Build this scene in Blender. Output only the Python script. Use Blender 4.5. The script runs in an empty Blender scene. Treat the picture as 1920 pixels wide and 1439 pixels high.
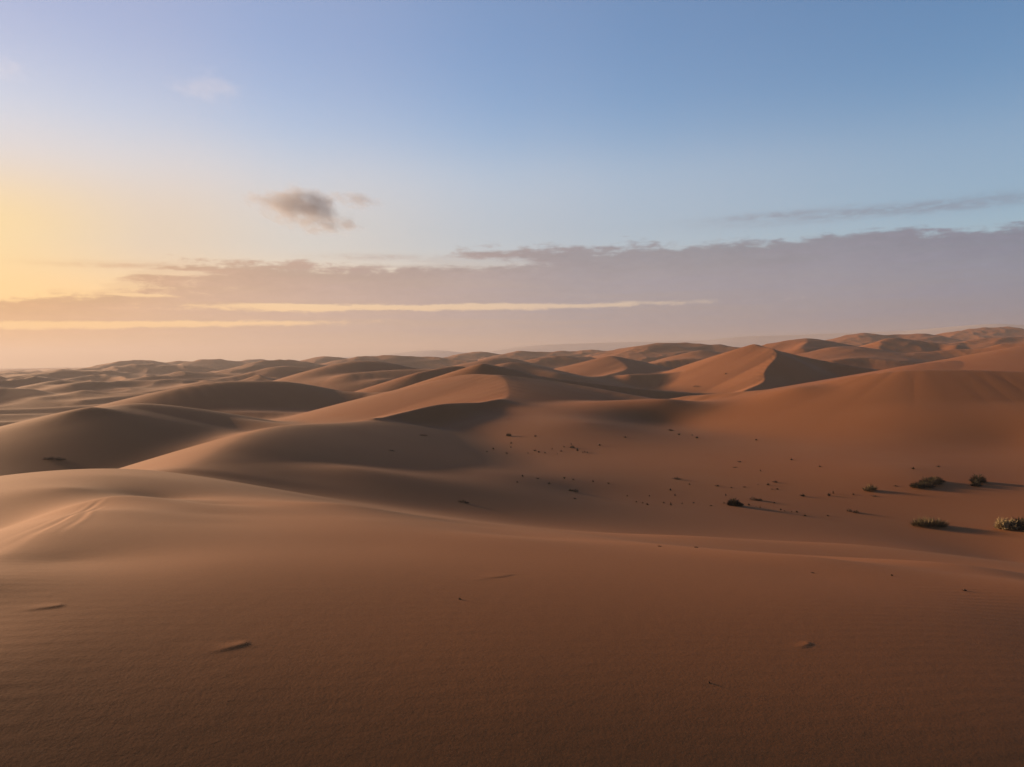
import bpy, math, random
import numpy as np
from mathutils import Vector, Matrix

random.seed(7)
rng = np.random.default_rng(11)
S = bpy.context.scene
C = S.collection

# ------------------------------------------------------------------ camera
FOC, CX, CY = 1440.0, 960.0, 719.5          # photograph pixels (1920 wide)
HOR, ROLL = 672.0, math.radians(-0.8)
PITCH = math.atan((CY - HOR) / FOC)         # looking slightly down
fwd = Vector((0, math.cos(PITCH), -math.sin(PITCH)))
up0 = Vector((0, math.sin(PITCH), math.cos(PITCH)))
rt0 = Vector((1, 0, 0))
RT = rt0 * math.cos(ROLL) + up0 * math.sin(ROLL)
UP = up0 * math.cos(ROLL) - rt0 * math.sin(ROLL)
cam_d = bpy.data.cameras.new('camera')
cam_d.sensor_width = 36.0
cam_d.lens = 36.0 * FOC / 1920.0
cam_d.clip_start = 0.05
cam_d.clip_end = 60000
cam = bpy.data.objects.new('camera', cam_d)
C.objects.link(cam)
cam.matrix_world = Matrix(((RT.x, UP.x, -fwd.x, 0), (RT.y, UP.y, -fwd.y, 0), (RT.z, UP.z, -fwd.z, 0), (0, 0, 0, 1)))
S.camera = cam

def ray(px, py):
    d = RT * ((px - CX) / FOC) + UP * ((CY - py) / FOC) + fwd
    return d.normalized()

def at(px, py, dist):
    """point on the pixel's ray whose horizontal distance is dist"""
    d = ray(px, py)
    return d * (dist / math.hypot(d.x, d.y))

def azel(px, py):
    d = ray(px, py)
    return math.atan2(d.x, d.y), math.asin(d.z)

# ------------------------------------------------------------------ light
SUN_AZ, SUN_EL = math.radians(-60.0), math.radians(9.0)      # azimuth from +Y towards +X
sun_dir = Vector((math.sin(SUN_AZ) * math.cos(SUN_EL), math.cos(SUN_AZ) * math.cos(SUN_EL), math.sin(SUN_EL)))
sun_l = bpy.data.lights.new('sun', 'SUN')
sun_l.energy = 5.0
sun_l.angle = math.radians(7.0)
sun_l.color = (1.0, 0.69, 0.41)
sun = bpy.data.objects.new('sun', sun_l)
C.objects.link(sun)
sun.rotation_euler = (-sun_dir).to_track_quat('-Z', 'Y').to_euler()

S.view_settings.view_transform = 'Standard'
S.view_settings.look = 'None'
S.view_settings.gamma = 1.0
EXPO = 1.69
S.view_settings.exposure = EXPO
S.view_settings.use_curve_mapping = False
S.cycles.use_denoising = True
S.cycles.max_bounces = 6
S.cycles.diffuse_bounces = 3
S.cycles.volume_bounces = 1

# ------------------------------------------------------------------ node helpers
class NG:
    def __init__(self, tree):
        self.t = tree
        tree.nodes.clear()
    def n(self, kind, **kw):
        o = self.t.nodes.new(kind)
        for k, v in kw.items():
            setattr(o, k, v)
        return o
    def put(self, sock, v):
        if hasattr(v, 'is_output') or hasattr(v, 'links'):
            self.t.links.new(v, sock)
        elif v is not None:
            sock.default_value = v
    def m(self, op, a, b=None, c=None, clamp=False):
        o = self.n('ShaderNodeMath', operation=op, use_clamp=clamp)
        for i, v in enumerate((a, b, c)):
            if v is not None:
                self.put(o.inputs[i], v)
        return o.outputs[0]
    def mix(self, f, a, b, blend='MIX'):
        o = self.n('ShaderNodeMix', data_type='RGBA', blend_type=blend)
        o.clamp_factor = True
        self.put(o.inputs['Factor'], f)
        self.put(o.inputs[6], a)
        self.put(o.inputs[7], b)
        return o.outputs[2]
    def smooth(self, v, lo, hi, a=0.0, b=1.0):
        o = self.n('ShaderNodeMapRange', interpolation_type='SMOOTHSTEP')
        self.put(o.inputs['Value'], v)
        for k, x in (('From Min', lo), ('From Max', hi), ('To Min', a), ('To Max', b)):
            self.put(o.inputs[k], x)
        return o.outputs[0]
    def noise(self, vec, scale, detail=3.0, rough=0.5, dist=0.0):
        o = self.n('ShaderNodeTexNoise', noise_dimensions='3D')
        self.put(o.inputs['Vector'], vec)
        o.inputs['Scale'].default_value = scale
        o.inputs['Detail'].default_value = detail
        o.inputs['Roughness'].default_value = rough
        o.inputs['Distortion'].default_value = dist
        return o.outputs['Fac']
    def comb(self, x, y, z=0.0):
        o = self.n('ShaderNodeCombineXYZ')
        for i, v in enumerate((x, y, z)):
            self.put(o.inputs[i], v)
        return o.outputs[0]
    def ramp(self, f, stops, interp='LINEAR'):
        o = self.n('ShaderNodeValToRGB')
        o.color_ramp.interpolation = interp
        e = o.color_ramp.elements
        while len(e) < len(stops):
            e.new(0.5)
        for s, (p, c) in zip(e, stops):
            s.position = p
            s.color = (*c, 1) if len(c) == 3 else c
        self.put(o.inputs[0], f)
        return o.outputs[0]
    def curve(self, v, pts):
        o = self.n('ShaderNodeFloatCurve')
        c = o.mapping.curves[0]
        while len(c.points) < len(pts):
            c.points.new(0.5, 0.5)
        for p, (x, y) in zip(c.points, pts):
            p.location = (x, y)
            p.handle_type = 'AUTO'
        o.mapping.update()
        self.put(o.inputs['Value'], v)
        return o.outputs[0]

def srgb(r, g, b):
    f = lambda u: (u / 255 / 12.92) if u / 255 <= 0.04045 else ((u / 255 + 0.055) / 1.055) ** 2.4
    return (f(r), f(g), f(b))

# ------------------------------------------------------------------ world: sky with its cloud bank
W = bpy.data.worlds.new('World')
S.world = W
W.use_nodes = True
g = NG(W.node_tree)
tc = g.n('ShaderNodeTexCoord').outputs['Generated']
sky = g.n('ShaderNodeTexSky', sky_type='NISHITA')
sky.sun_disc = False
sky.sun_elevation = SUN_EL
sky.sun_rotation = SUN_AZ
sky.altitude = 700
sky.air_density = 1.0
sky.dust_density = 0.8
sky.ozone_density = 2.5
SKY_STRENGTH = 0.055
bg = g.n('ShaderNodeBackground')
bg.inputs['Strength'].default_value = SKY_STRENGTH
out = g.n('ShaderNodeOutputWorld')
g.t.links.new(bg.outputs[0], out.inputs[0])
hs = g.n('ShaderNodeHueSaturation')
g.put(hs.inputs['Color'], sky.outputs[0])
hs.inputs['Saturation'].default_value = 1.15
hs.inputs['Value'].default_value = 1.2
skycol = hs.outputs[0]

sep = g.n('ShaderNodeSeparateXYZ')
g.put(sep.inputs[0], tc)
X, Y, Z = sep.outputs
AZ = g.m('ARCTAN2', X, Y)
EL = g.m('ARCSINE', Z)
AZd = g.m('MULTIPLY', AZ, 57.29578)
ELd = g.m('MULTIPLY', EL, 57.29578)
dot = g.n('ShaderNodeVectorMath', operation='DOT_PRODUCT')
g.put(dot.inputs[0], tc)
dot.inputs[1].default_value = sun_dir
SUNA = g.m('MULTIPLY', g.m('ARCCOSINE', g.m('MINIMUM', dot.outputs['Value'], 0.99999)), 57.29578)
SUNA = g.m('MAXIMUM', g.m('SUBTRACT', SUNA, 5.0), 0.0)   # degrees from the sun

def deg(px, py):
    a, e = azel(px, py)
    return math.degrees(a), math.degrees(e)

# thin high veil lit by the low sun: warm towards the sun and the horizon
US = 1.0 / (SKY_STRENGTH * 2 ** EXPO)                # photo brightness -> sky units
def sc(c, k=1.0):
    return tuple(x * US * k for x in c)
va = g.ramp(g.m('DIVIDE', SUNA, 120.0), [(0.0, (1, 1, 1)), (0.18, (.92,) * 3), (0.25, (.82,) * 3), (0.34, (.56,) * 3), (0.46, (.30,) * 3), (0.54, (.2,) * 3), (0.7, (.1,) * 3), (1.0, (.05,) * 3)], 'EASE')
vb = g.ramp(g.m('DIVIDE', ELd, 60.0), [(0.0, (1, 1, 1)), (0.17, (1, 1, 1)), (0.28, (.62,) * 3), (0.42, (.66,) * 3), (0.85, (.25,) * 3)], 'EASE')
vc = g.ramp(g.m('DIVIDE', SUNA, 90.0), [(0.0, sc((1.05, .90, .55))), (0.22, sc((1.04, .75, .34))), (0.33, sc((.84, .65, .45))), (0.46, sc((.78, .65, .52))), (0.67, sc((.50, .43, .45))), (1.0, sc((.35, .35, .40)))])
vc = g.mix(g.smooth(ELd, 8.5, 14.0), vc, (*sc((.82, .69, .60)), 1))
vc = g.mix(g.smooth(ELd, 13.0, 23.0), vc, (*sc((.50, .46, .60)), 1))
skycol = g.mix(g.m('MULTIPLY', g.smooth(ELd, 6.0, 19.0, 0.62, 0.0), g.smooth(SUNA, 35.0, 115.0, 1.0, 0.15)), skycol, (*sc((.60, .61, .60)), 1))
skycol = g.mix(g.m('MULTIPLY', va, vb), skycol, vc)
lowc = g.ramp(g.m('DIVIDE', SUNA, 90.0), [(0.0, sc((1.05, .74, .32))), (0.28, sc((1.2, .74, .27))), (0.45, sc((1.2, .78, .36))), (0.62, sc((.98, .68, .42))), (1.0, sc((.40, .40, .42)))])
skycol = g.mix(g.smooth(ELd, 2.5, 8.5, 0.9, 0.0), skycol, lowc)

# two noises, one broad and one streaky, over azimuth and elevation
nz1 = g.noise(g.comb(g.m('MULTIPLY', AZd, 0.16), g.m('MULTIPLY', ELd, 0.55), 3.1), 1.0, 5.0, 0.55)
nz2 = g.noise(g.comb(g.m('MULTIPLY', AZd, 0.10), g.m('MULTIPLY', ELd, 1.6), 7.7), 1.0, 5.0, 0.6)
nz3 = g.noise(g.comb(g.m('MULTIPLY', AZd, 0.55), g.m('MULTIPLY', ELd, 1.3), 1.7), 1.0, 6.0, 0.6)
nz4 = g.noise(g.comb(g.m('MULTIPLY', AZd, 0.9), g.m('MULTIPLY', ELd, 3.2), 5.3), 1.0, 8.0, 0.65, 0.4)
c4 = g.m('SUBTRACT', nz4, 0.5)
c1 = g.m('SUBTRACT', nz1, 0.5)
c2 = g.m('SUBTRACT', nz2, 0.5)
c3 = g.m('SUBTRACT', nz3, 0.5)

# top edge of the bank against azimuth (-60 .. 60 degrees)
edge_px = [(-700, 560), (-300, 556), (0, 552), (140, 548), (215, 530), (270, 500), (340, 488), (520, 491), (640, 496), (720, 497), (800, 486), (870, 470), (1000, 463),
           (1150, 460), (1220, 449), (1300, 456), (1400, 447), (1480, 446), (1560, 432), (1700, 430), (1800, 430), (1920, 420), (2300, 415), (2900, 430)]
pts = []
for px, py in edge_px:
    a, e = deg(px, py)
    pts.append(((a + 60) / 120, e / 12))
top = g.m('MULTIPLY', g.curve(g.m('DIVIDE', g.m('ADD', AZd, 60.0), 120.0), pts), 12.0)
dep = g.m('SUBTRACT', top, ELd)
dep = g.m('ADD', dep, g.m('ADD', g.m('ADD', g.m('MULTIPLY', c3, 2.0), g.m('MULTIPLY', c4, 1.2)), g.m('MULTIPLY', c2, 1.6)))
bank = g.smooth(dep, -0.18, 0.5)

def blob(px, py, wpx, hpx, slope=0.0, wob=0.6):
    """soft elongated patch in the sky, its edge broken by the noises"""
    a, e = deg(px, py)
    wa, we = math.degrees(wpx / FOC), math.degrees(hpx / FOC)
    da = g.m('SUBTRACT', AZd, a)
    de = g.m('SUBTRACT', g.m('SUBTRACT', ELd, e), g.m('MULTIPLY', da, slope))
    de = g.m('ADD', de, g.m('MULTIPLY', c2, wob * we * 2))
    q = g.m('ADD', g.m('POWER', g.m('ABSOLUTE', g.m('DIVIDE', da, wa)), 2.0), g.m('POWER', g.m('ABSOLUTE', g.m('DIVIDE', de, we)), 2.0))
    return g.m('EXPONENT', g.m('MULTIPLY', q, -1.0))

# bright gaps in the bank where the sunset shows through
gaps = [(860, 576, 500, 7, 0.0, 0.9), (560, 577, 180, 8, 0.0, 0.9), (220, 609, 380, 7, 0.012, 0.9), (60, 526, 230, 20, -0.02, 0.8), (820, 490, 190, 15, -0.03, 0.7), (290, 510, 100, 7, 0.0, 0.6), (250, 553, 70, 5, -.02, .6)]
gap = None
for gp in gaps:
    b = blob(*gp)
    gap = b if gap is None else g.m('MAXIMUM', gap, b)
gap = g.smooth(g.m('ADD', gap, g.m('ADD', g.m('MULTIPLY', c4, 1.1), g.m('MULTIPLY', c3, 0.8))), 0.28, 0.80)
bank = g.m('MULTIPLY', bank, g.m('SUBTRACT', 1.0, g.m('MULTIPLY', gap, 0.78)))
thick = g.smooth(nz2, 0.3, 0.7, 0.86, 1.0)
bank = g.m('MULTIPLY', bank, thick)
# thin separate streaks above the bank
wisp = None
for wp in [(1700, 392, 260, 11, 0.0, 1.2), (1450, 405, 110, 6, 0.0, 1.2), (700, 482, 90, 5, 0.0, 1.0), (230, 497, 110, 5, 0.02, 1.2)]:
    b = blob(*wp)
    wisp = b if wisp is None else g.m('MAXIMUM', wisp, b)
wisp = g.m('MULTIPLY', wisp, g.smooth(nz4, 0.3, 0.62, 0.15, 0.6))
bank = g.m('MAXIMUM', bank, wisp)

# light the bank scatters, from the glow near the sun to slate far from it
cloudcol = g.ramp(g.m('DIVIDE', SUNA, 90.0), [(0.0, srgb(250, 196, 120)), (0.25, srgb(224, 172, 120)), (0.36, srgb(204, 168, 142)), (0.47, srgb(186, 163, 154)), (0.66, srgb(152, 149, 158)), (1.0, srgb(128, 136, 157))])
tone = g.m('ADD', g.m('ADD', g.smooth(dep, 0.0, 3.0, 0.90, 1.05), g.m('ADD', g.m('MULTIPLY', c2, 0.42), g.m('MULTIPLY', c4, 0.22))), g.m('MULTIPLY', c1, 0.12))
tn = g.n('ShaderNodeVectorMath', operation='SCALE')
g.put(tn.inputs[0], cloudcol)
g.put(tn.inputs['Scale'], tone)
cloudcol = tn.outputs[0]
cl = g.n('ShaderNodeVectorMath', operation='SCALE')
g.put(cl.inputs[0], cloudcol)
cl.inputs['Scale'].default_value = US
col = g.mix(bank, skycol, cl.outputs[0])
g.t.links.new(col, bg.inputs['Color'])

# ------------------------------------------------------------------ terrain height field (metres, eye at z = 0)
def lat(seed):
    r = np.random.default_rng(seed)
    a = r.uniform(0, 2 * np.pi, (256, 256))
    return np.cos(a), np.sin(a)

def pnoise(x, y, seed=0):
    gx, gy = lat(seed)
    xi, yi = np.floor(x).astype(int), np.floor(y).astype(int)
    xf, yf = x - xi, y - yi
    u = xf * xf * xf * (xf * (xf * 6 - 15) + 10)
    v = yf * yf * yf * (yf * (yf * 6 - 15) + 10)
    def c(i, j):
        a, b = (xi + i) & 255, (yi + j) & 255
        return gx[a, b] * (xf - i) + gy[a, b] * (yf - j)
    return (c(0, 0) * (1 - u) + c(1, 0) * u) * (1 - v) + (c(0, 1) * (1 - u) + c(1, 1) * u) * v

def smax(a, b, k):
    h = np.maximum(k - np.abs(a - b), 0) / k
    return np.maximum(a, b) + h * h * k * 0.25

def sstep(a, b, x):
    t = np.clip((x - a) / (b - a), 0, 1)
    return t * t * (3 - 2 * t)

# control points of the ground between the dune crests: photo pixel + distance along the ground
CP = [
    # hollow between the camera's dune and the ridges behind it
    (600, 905, 52), (700, 925, 55), (900, 945, 54), (1100, 962, 51), (1375, 952, 50), (1735, 985, 44), (1900, 985, 46),
    (850, 868, 72), (1100, 872, 72), (900, 832, 82), (900, 795, 96), (1100, 832, 90), (1250, 814, 102), (1250, 790, 110),
    (1500, 900, 61), (1700, 860, 68), (1900, 860, 70), (1500, 825, 85), (1700, 792, 88), (1900, 790, 90), (1350, 870, 74),
    (1400, 775, 110), (1700, 758, 100), (1920, 751, 104), (2150, 745, 104), (1560, 770, 102), (1100, 780, 115), (1040, 760, 122), (1700, 737, 107), (1900, 737, 110), (1500, 752, 112), (1300, 762, 118),
    # hollow behind the saddle, in front of the dune with the round top
    (100, 922, 86), (250, 890, 90), (0, 905, 92), (330, 866, 92), (-300, 930, 86), (400, 838, 92), (480, 812, 95), (600, 800, 105),
    # saddle running to the ridge
    (340, 882, 40), (280, 884, 32), (200, 892, 23), (130, 916, 18.5), (0, 995, 15), (60, 978, 13.6), (130, 938, 15.6),
    (480, 915, 34), (600, 938, 24), (420, 900, 30),
    (300, 929, 18.5), (400, 928, 18.5), (640, 948, 18.5), (840, 972, 19),
    (700, 948, 26), (720, 936, 38), (900, 979, 24), (1000, 981, 34), (1150, 1001, 24), (1200, 986, 36), (1400, 1003, 32), (560, 915, 40), (650, 925, 45), (820, 953, 36), (1000, 971, 44),
]
CPX = []      # x, y, z of the control points
for px, py, d in CP:
    CPX.append(at(px, py, d)[:])
# the camera's own dune: crest in front, falling away to the right
FG = [
    (205, 927, 14.4), (400, 929, 14.7), (640, 951, 15.2), (840, 976, 15.3), (1100, 1006, 16), (1400, 1040, 18), (1700, 1065, 21), (1920, 1085, 22),
    (1300, 1010, 24), (1600, 1025, 28), (1900, 1035, 28),
    (190, 962, 11.4), (100, 1003, 9.2), (0, 1046, 7.9), (-120, 1100, 6.6),
]
for px, py, d in FG:
    CPX.append(at(px, py, d)[:])
def near_slope(x, y):
    """the slope the camera stands on: rising to a soft swell, then rolling over towards the crest; falling to the right"""
    z = float(np.interp(y, [-8, 0, 1.5, 3, 4, 5, 6.5, 8, 9.5, 11, 14], [-3.8, -2.6, -2.25, -1.97, -1.85, -1.82, -1.89, -2.05, -2.23, -2.43, -3.02]))
    return z + (float(np.interp(-x, [0, 1.5, 3, 6, 9], [0, .12, .23, .26, .12])) if x < 0 else -.09 * x) - .012 * max(x - 2, 0) ** 1.5
for y in (-8, -3, 0, 1.5, 3, 4, 5, 6.5, 8, 9.5, 11):
    for k in range(-4, 5):
        x = k / 4 * .78 * max(y, 3.0)
        if y > 7 and x < -.42 * y:
            continue
        CPX.append((x, y, near_slope(x, y)))
CPX += [ (-14, 4, -3.8), (-20, 10, -5.5), (14, 4, -4.2),
        (-30, -10, -7), (30, -10, -8), (0, -30, -8), (40, 20, -7), (-45, 30, -9), (-60, -40, -10), (60, -50, -10), (0, -90, -10)]
for a in range(0, 360, 30):
    for r in (190, 300):
        CPX.append((r * math.sin(math.radians(a)), r * math.cos(math.radians(a)), -12.0))
CPX = np.array(CPX)

def rbf_fit(P):
    n = len(P)
    r = np.hypot(P[:, None, 0] - P[None, :, 0], P[:, None, 1] - P[None, :, 1])
    A = np.zeros((n + 3, n + 3))
    A[:n, :n] = r ** 2 * np.log(r + 1e-9) + np.eye(n) * 0.08
    A[:n, n] = 1
    A[:n, n + 1:] = P[:, :2]
    A[n, :n] = 1
    A[n + 1:, :n] = P[:, :2].T
    return np.linalg.solve(A, np.concatenate([P[:, 2], np.zeros(3)]))
RW = rbf_fit(CPX)

def rbf(x, y):
    n = len(CPX)
    o = RW[n] + RW[n + 1] * x + RW[n + 2] * y
    for i in range(n):
        r2 = (x - CPX[i, 0]) ** 2 + (y - CPX[i, 1]) ** 2
        o += RW[i] * 0.5 * r2 * np.log(r2 + 1e-12)
    return o

# dune crests: photo pixel + distance; slope on the camera's side, slope on the far side, rounding of the crest
DUNES = [
    # ridge from the saddle to the bright-faced peak, then back along the hollow's rim
    ([(345, 881, 40), (400, 851, 46), (440, 829, 51), (480, 811, 57), (540, 798, 65), (640, 793, 75), (700, 788, 84)], .22, .30, 2.0),
    ([(700, 788, 84), (760, 773, 92), (830, 758, 100), (900, 755, 107), (940, 752, 111)], .50, .20, 0.3),
    ([(930, 753, 110), (953, 743, 117), (952, 724, 127), (942, 709, 137), (905, 702, 144), (870, 703, 148)], .13, .19, 0.6, .001),
    ([(940, 706, 141), (1040, 718, 143), (1140, 735, 135), (1240, 750, 127), (1300, 742, 123), (1440, 731, 119), (1540, 720, 118), (1620, 704, 118), (1700, 695, 118), (1800, 694, 119), (1920, 697, 120), (2150, 700, 122)], .24, .30, 2.0),
    # edge of the sunlit flank beside the camera's dune
    # round-topped dune at the left
    ([(-160, 905, 100), (-60, 870, 106), (0, 840, 110), (60, 812, 113), (130, 778, 116), (170, 767, 118)], .34, .30, 1.0),
    ([(170, 767, 118), (215, 762, 124), (260, 757, 127), (330, 765, 127), (420, 783, 122), (540, 799, 114)], .22, .25, 4.0),
    ([(0, 826, 132), (50, 815, 136), (95, 800, 142)], .2, .2, 2.0),
    ([(-60, 792, 172), (0, 791, 172), (60, 790, 174), (125, 788, 178)], .2, .12, 4),
    ([(-60, 779, 205), (80, 776, 210), (140, 778, 215)], .12, .12, 2),
    ([(-60, 769, 240), (60, 766, 245), (150, 761, 250), (205, 757, 250)], .2, .15, 5),
    ([(265, 757, 180), (290, 745, 184), (340, 728, 190), (400, 718, 195), (450, 715, 198), (520, 715, 200), (560, 722, 200), (620, 733, 196), (700, 737, 192), (780, 745, 188), (850, 762, 180)], .24, .25, 4.0),
    ([(380, 776, 168), (460, 772, 166), (540, 775, 163), (640, 783, 158), (700, 788, 150)], .22, .10, 1.5),
    ([(551, 724, 300), (575, 707, 312), (610, 691, 322), (645, 681, 330), (675, 677, 335), (710, 679, 335), (760, 690, 330)], .26, .3, 6),
    ([(660, 700, 296), (740, 694, 300), (830, 693, 300), (900, 697, 300)], .25, .15, 4),
    ([(728, 741, 236), (760, 715, 242), (785, 700, 246), (810, 694, 250), (847, 687, 255), (865, 687, 256)], .42, .3, 2),
    ([(672, 728, 275), (710, 713, 280), (742, 716, 282)], .3, .2, 2),
    ([(868, 703, 184), (900, 684, 187), (911, 683, 188), (954, 691, 192), (1008, 705, 197), (1095, 716, 204), (1185, 727, 210), (1290, 736, 216), (1350, 738, 220)], .42, .3, 1.2),
    ([(936, 690, 275), (950, 682, 285), (967, 680, 288), (1000, 690, 280), (1040, 699, 270)], .25, .25, 4),
    ([(1040, 702, 320), (1117, 682, 338), (1138, 671, 345), (1150, 671, 346), (1180, 686, 340), (1215, 690, 335)], .22, .25, 3),
    ([(1148, 671, 345), (1176, 690, 318), (1144, 702, 296), (1095, 713, 272)], .25, .25, 1.5),
    # sharp two-faced dune
    ([(1180, 702, 290), (1280, 698, 297), (1323, 687, 300), (1361, 669, 304), (1395, 653, 307), (1415, 649, 308)], .45, .3, 3),
    ([(1412, 649, 308), (1448, 654, 298), (1456, 668, 288), (1442, 685, 276), (1433, 700, 266), (1432, 716, 256), (1395, 733, 240)], .33, .50, 0.4),
    ([(1415, 649, 308), (1452, 657, 312), (1500, 668, 314), (1560, 680, 312), (1620, 690, 304), (1680, 697, 290)], .42, .3, 1.5),
    ([(1450, 650, 500), (1489, 637, 512), (1511, 636, 516), (1535, 643, 518), (1568, 648, 512), (1600, 650, 500)], .25, .25, 5),
    ([(1511, 636, 516), (1513, 645, 490), (1500, 654, 468)], .35, .25, 2),
    ([(1525, 673, 405), (1552, 658, 420), (1573, 651, 428), (1606, 651, 430), (1635, 662, 424)], .18, .25, 6),
    ([(1560, 677, 372), (1590, 672, 378), (1622, 670, 382), (1660, 676, 378)], .4, .1, 2),
    ([(1648, 652, 540), (1660, 642, 552), (1674, 636, 560), (1698, 637, 564), (1760, 646, 560), (1790, 649, 550)], .32, .25, 3),
    ([(1563, 640, 880), (1584, 637, 890), (1617, 625, 910), (1644, 629, 910), (1687, 628, 915), (1725, 627, 910), (1752, 633, 900), (1790, 637, 890)], .25, .25, 10),
    ([(1770, 636, 1080), (1806, 620, 1110), (1871, 614, 1130), (1901, 616, 1130), (1930, 621, 1130), (2000, 624, 1130)], .25, .25, 12),
    ([(1790, 645, 690), (1806, 641, 700), (1844, 636, 705), (1910, 633, 710), (1990, 634, 710)], .3, .25, 6),
    ([(1690, 676, 405), (1711, 671, 412), (1747, 660, 424), (1801, 656, 430), (1860, 651, 432), (1900, 644, 436), (1960, 640, 436)], .28, .25, 4),
    ([(1720, 684, 220), (1780, 677, 226), (1833, 677, 230), (1860, 671, 236), (1896, 658, 246), (1940, 647, 256), (2050, 640, 262)], .12, .25, 5),
    # skyline, middle
    ([(1190, 664, 605), (1214, 649, 618), (1236, 643, 626), (1290, 645, 630), (1317, 646, 630), (1333, 650, 626), (1347, 648, 626), (1374, 650, 622), (1420, 656, 610)], .24, .25, 6),
    ([(1140, 660, 740), (1157, 657, 745), (1182, 652, 752), (1200, 653, 752)], .2, .25, 8),
    ([(1275, 674, 440), (1306, 660, 452), (1328, 659, 456), (1345, 665, 454)], .18, .25, 3),
    ([(1200, 688, 378), (1247, 678, 388), (1295, 672, 394), (1330, 676, 392)], .35, .2, 3),
    ([(940, 668, 780), (954, 665, 790), (978, 659, 802), (1008, 660, 806), (1048, 661, 806), (1057, 658, 806), (1068, 659, 806), (1106, 657, 806), (1144, 659, 802), (1180, 663, 790)], .24, .25, 9),
    ([(840, 674, 880), (872, 664, 900), (900, 661, 905), (930, 664, 905), (960, 668, 890)], .24, .25, 10),
    ([(1000, 676, 470), (1040, 669, 480), (1080, 668, 485), (1110, 674, 480)], .25, .25, 6),
    ([(905, 677, 420), (930, 671, 430), (955, 674, 430)], .25, .25, 5),
    # skyline, left
    ([(-80, 716, 630), (0, 712, 640), (33, 706, 648), (55, 701, 655), (100, 699, 660), (125, 694, 665), (145, 693, 668), (190, 696, 660)], .2, .2, 8),
    ([(140, 695, 900), (175, 691, 910), (200, 692, 910)], .2, .2, 10),
    ([(190, 691, 985), (215, 682, 1010), (240, 677, 1025), (275, 677, 1030), (310, 682, 1025), (335, 684, 1010)], .25, .25, 12),
    ([(150, 701, 730), (212, 691, 745), (240, 685, 755), (275, 684, 760), (325, 685, 760), (365, 688, 750)], .22, .25, 9),
    ([(315, 682, 1090), (335, 678, 1100), (365, 680, 1100), (385, 682, 1090)], .25, .25, 12),
    ([(350, 686, 930), (385, 675, 960), (412, 675, 965), (450, 679, 965), (480, 682, 950)], .25, .25, 11),
    ([(455, 679, 1200), (480, 674, 1220), (505, 678, 1210)], .25, .25, 12),
    ([(255, 711, 505), (325, 701, 520), (355, 697, 526), (390, 698, 526), (440, 702, 520)], .24, .25, 6),
    ([(70, 723, 410), (100, 714, 422), (130, 714, 424), (182, 717, 420)], .25, .25, 5),
    ([(135, 721, 392), (170, 715, 400), (200, 717, 400), (238, 714, 404), (275, 714, 404), (325, 718, 402), (360, 722, 398)], .24, .2, 5),
    ([(-120, 728, 335), (0, 727, 335), (38, 733, 328), (80, 744, 316)], .22, .25, 5),
    ([(78, 745, 308), (125, 740, 312), (155, 732, 318)], .15, .3, 2),
    ([(155, 751, 292), (225, 745, 300), (290, 741, 304)], .25, .12, 2),
    ([(390, 713, 440), (460, 703, 450), (505, 694, 458), (520, 689, 462), (555, 689, 464), (600, 694, 460)], .25, .25, 5),
    ([(470, 687, 630), (493, 680, 645), (510, 677, 650), (548, 677, 655), (565, 682, 652), (610, 687, 640)], .25, .25, 7),
    ([(575, 681, 880), (600, 672, 900), (612, 669, 905), (635, 672, 902), (660, 677, 890)], .25, .25, 10),
    ([(640, 677, 690), (680, 670, 700), (710, 669, 705), (742, 667, 705), (765, 670, 702), (835, 672, 695), (880, 676, 680)], .25, .25, 8),
    # added slope behind the viewpoint, unseen: blocks sky light, warms the near sand
    ('xyz', [(-60, -20, -2), (-35, -23, 2.5), (-10, -25, 4.5), (10, -25, 4.5), (35, -23, 2.0), (60, -20, -3)], .30, .30, 3.0),
    # far plateau
    ([(600, 674, 3100), (730, 664, 3400), (800, 657, 3100), (830, 659, 3100), (920, 661, 3100), (1000, 649, 3100), (1060, 645, 3100), (1200, 641, 3100), (1330, 638, 3100), (1400, 631, 3100), (1500, 628, 3100), (1700, 620, 3100),
      (1800, 612, 3100), (1860, 608, 3100), (1920, 610, 3100), (2200, 606, 3100)], .14, .14, 60),
]
DP = []
for row in DUNES:
    if row[0] == 'xyz':
        DP.append((np.array(row[1], float), row[2], row[3], row[4], 0.0))
        continue
    pl, sn, sf, r, *q = row
    DP.append((np.array([at(*p)[:] for p in pl]), sn, sf, r, q[0] if q else 0.0))

def seg_height(x, y, P, sn, sf, r, q):
    """height of one dune: crest height minus a profile of the distance to the crest line"""
    out = np.full(x.shape, -1e9)
    for i, (a, b) in enumerate(zip(P[:-1], P[1:])):
        dx, dy = b[0] - a[0], b[1] - a[1]
        L2 = dx * dx + dy * dy
        tt = ((x - a[0]) * dx + (y - a[1]) * dy) / L2
        t = np.clip(tt, 0, 1)
        ex, ey = x - a[0] - t * dx, y - a[1] - t * dy
        d = np.sqrt(ex * ex + ey * ey)
        cr = (dx * ey - dy * ex) / math.sqrt(L2)
        m = sstep(-1, 1, cr / (d + 1e-6) * 1.2)       # 0 camera side .. 1 far side
        s = sn * (1 - m) + sf * m
        if i == 0 or i == len(P) - 2:                 # the ridge's ends run out a little steeper
            over = np.maximum(-tt, 0) if i == 0 else np.maximum(tt - 1, 0)
            s = s + (max(sn, sf) * 1.25 - s) * np.minimum(over * math.sqrt(L2) / (d + 1e-6), 1) ** 2
        out = np.maximum(out, a[2] + t * (b[2] - a[2]) - s * d * d / (d + r) - q * d * d)
    return out

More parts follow.
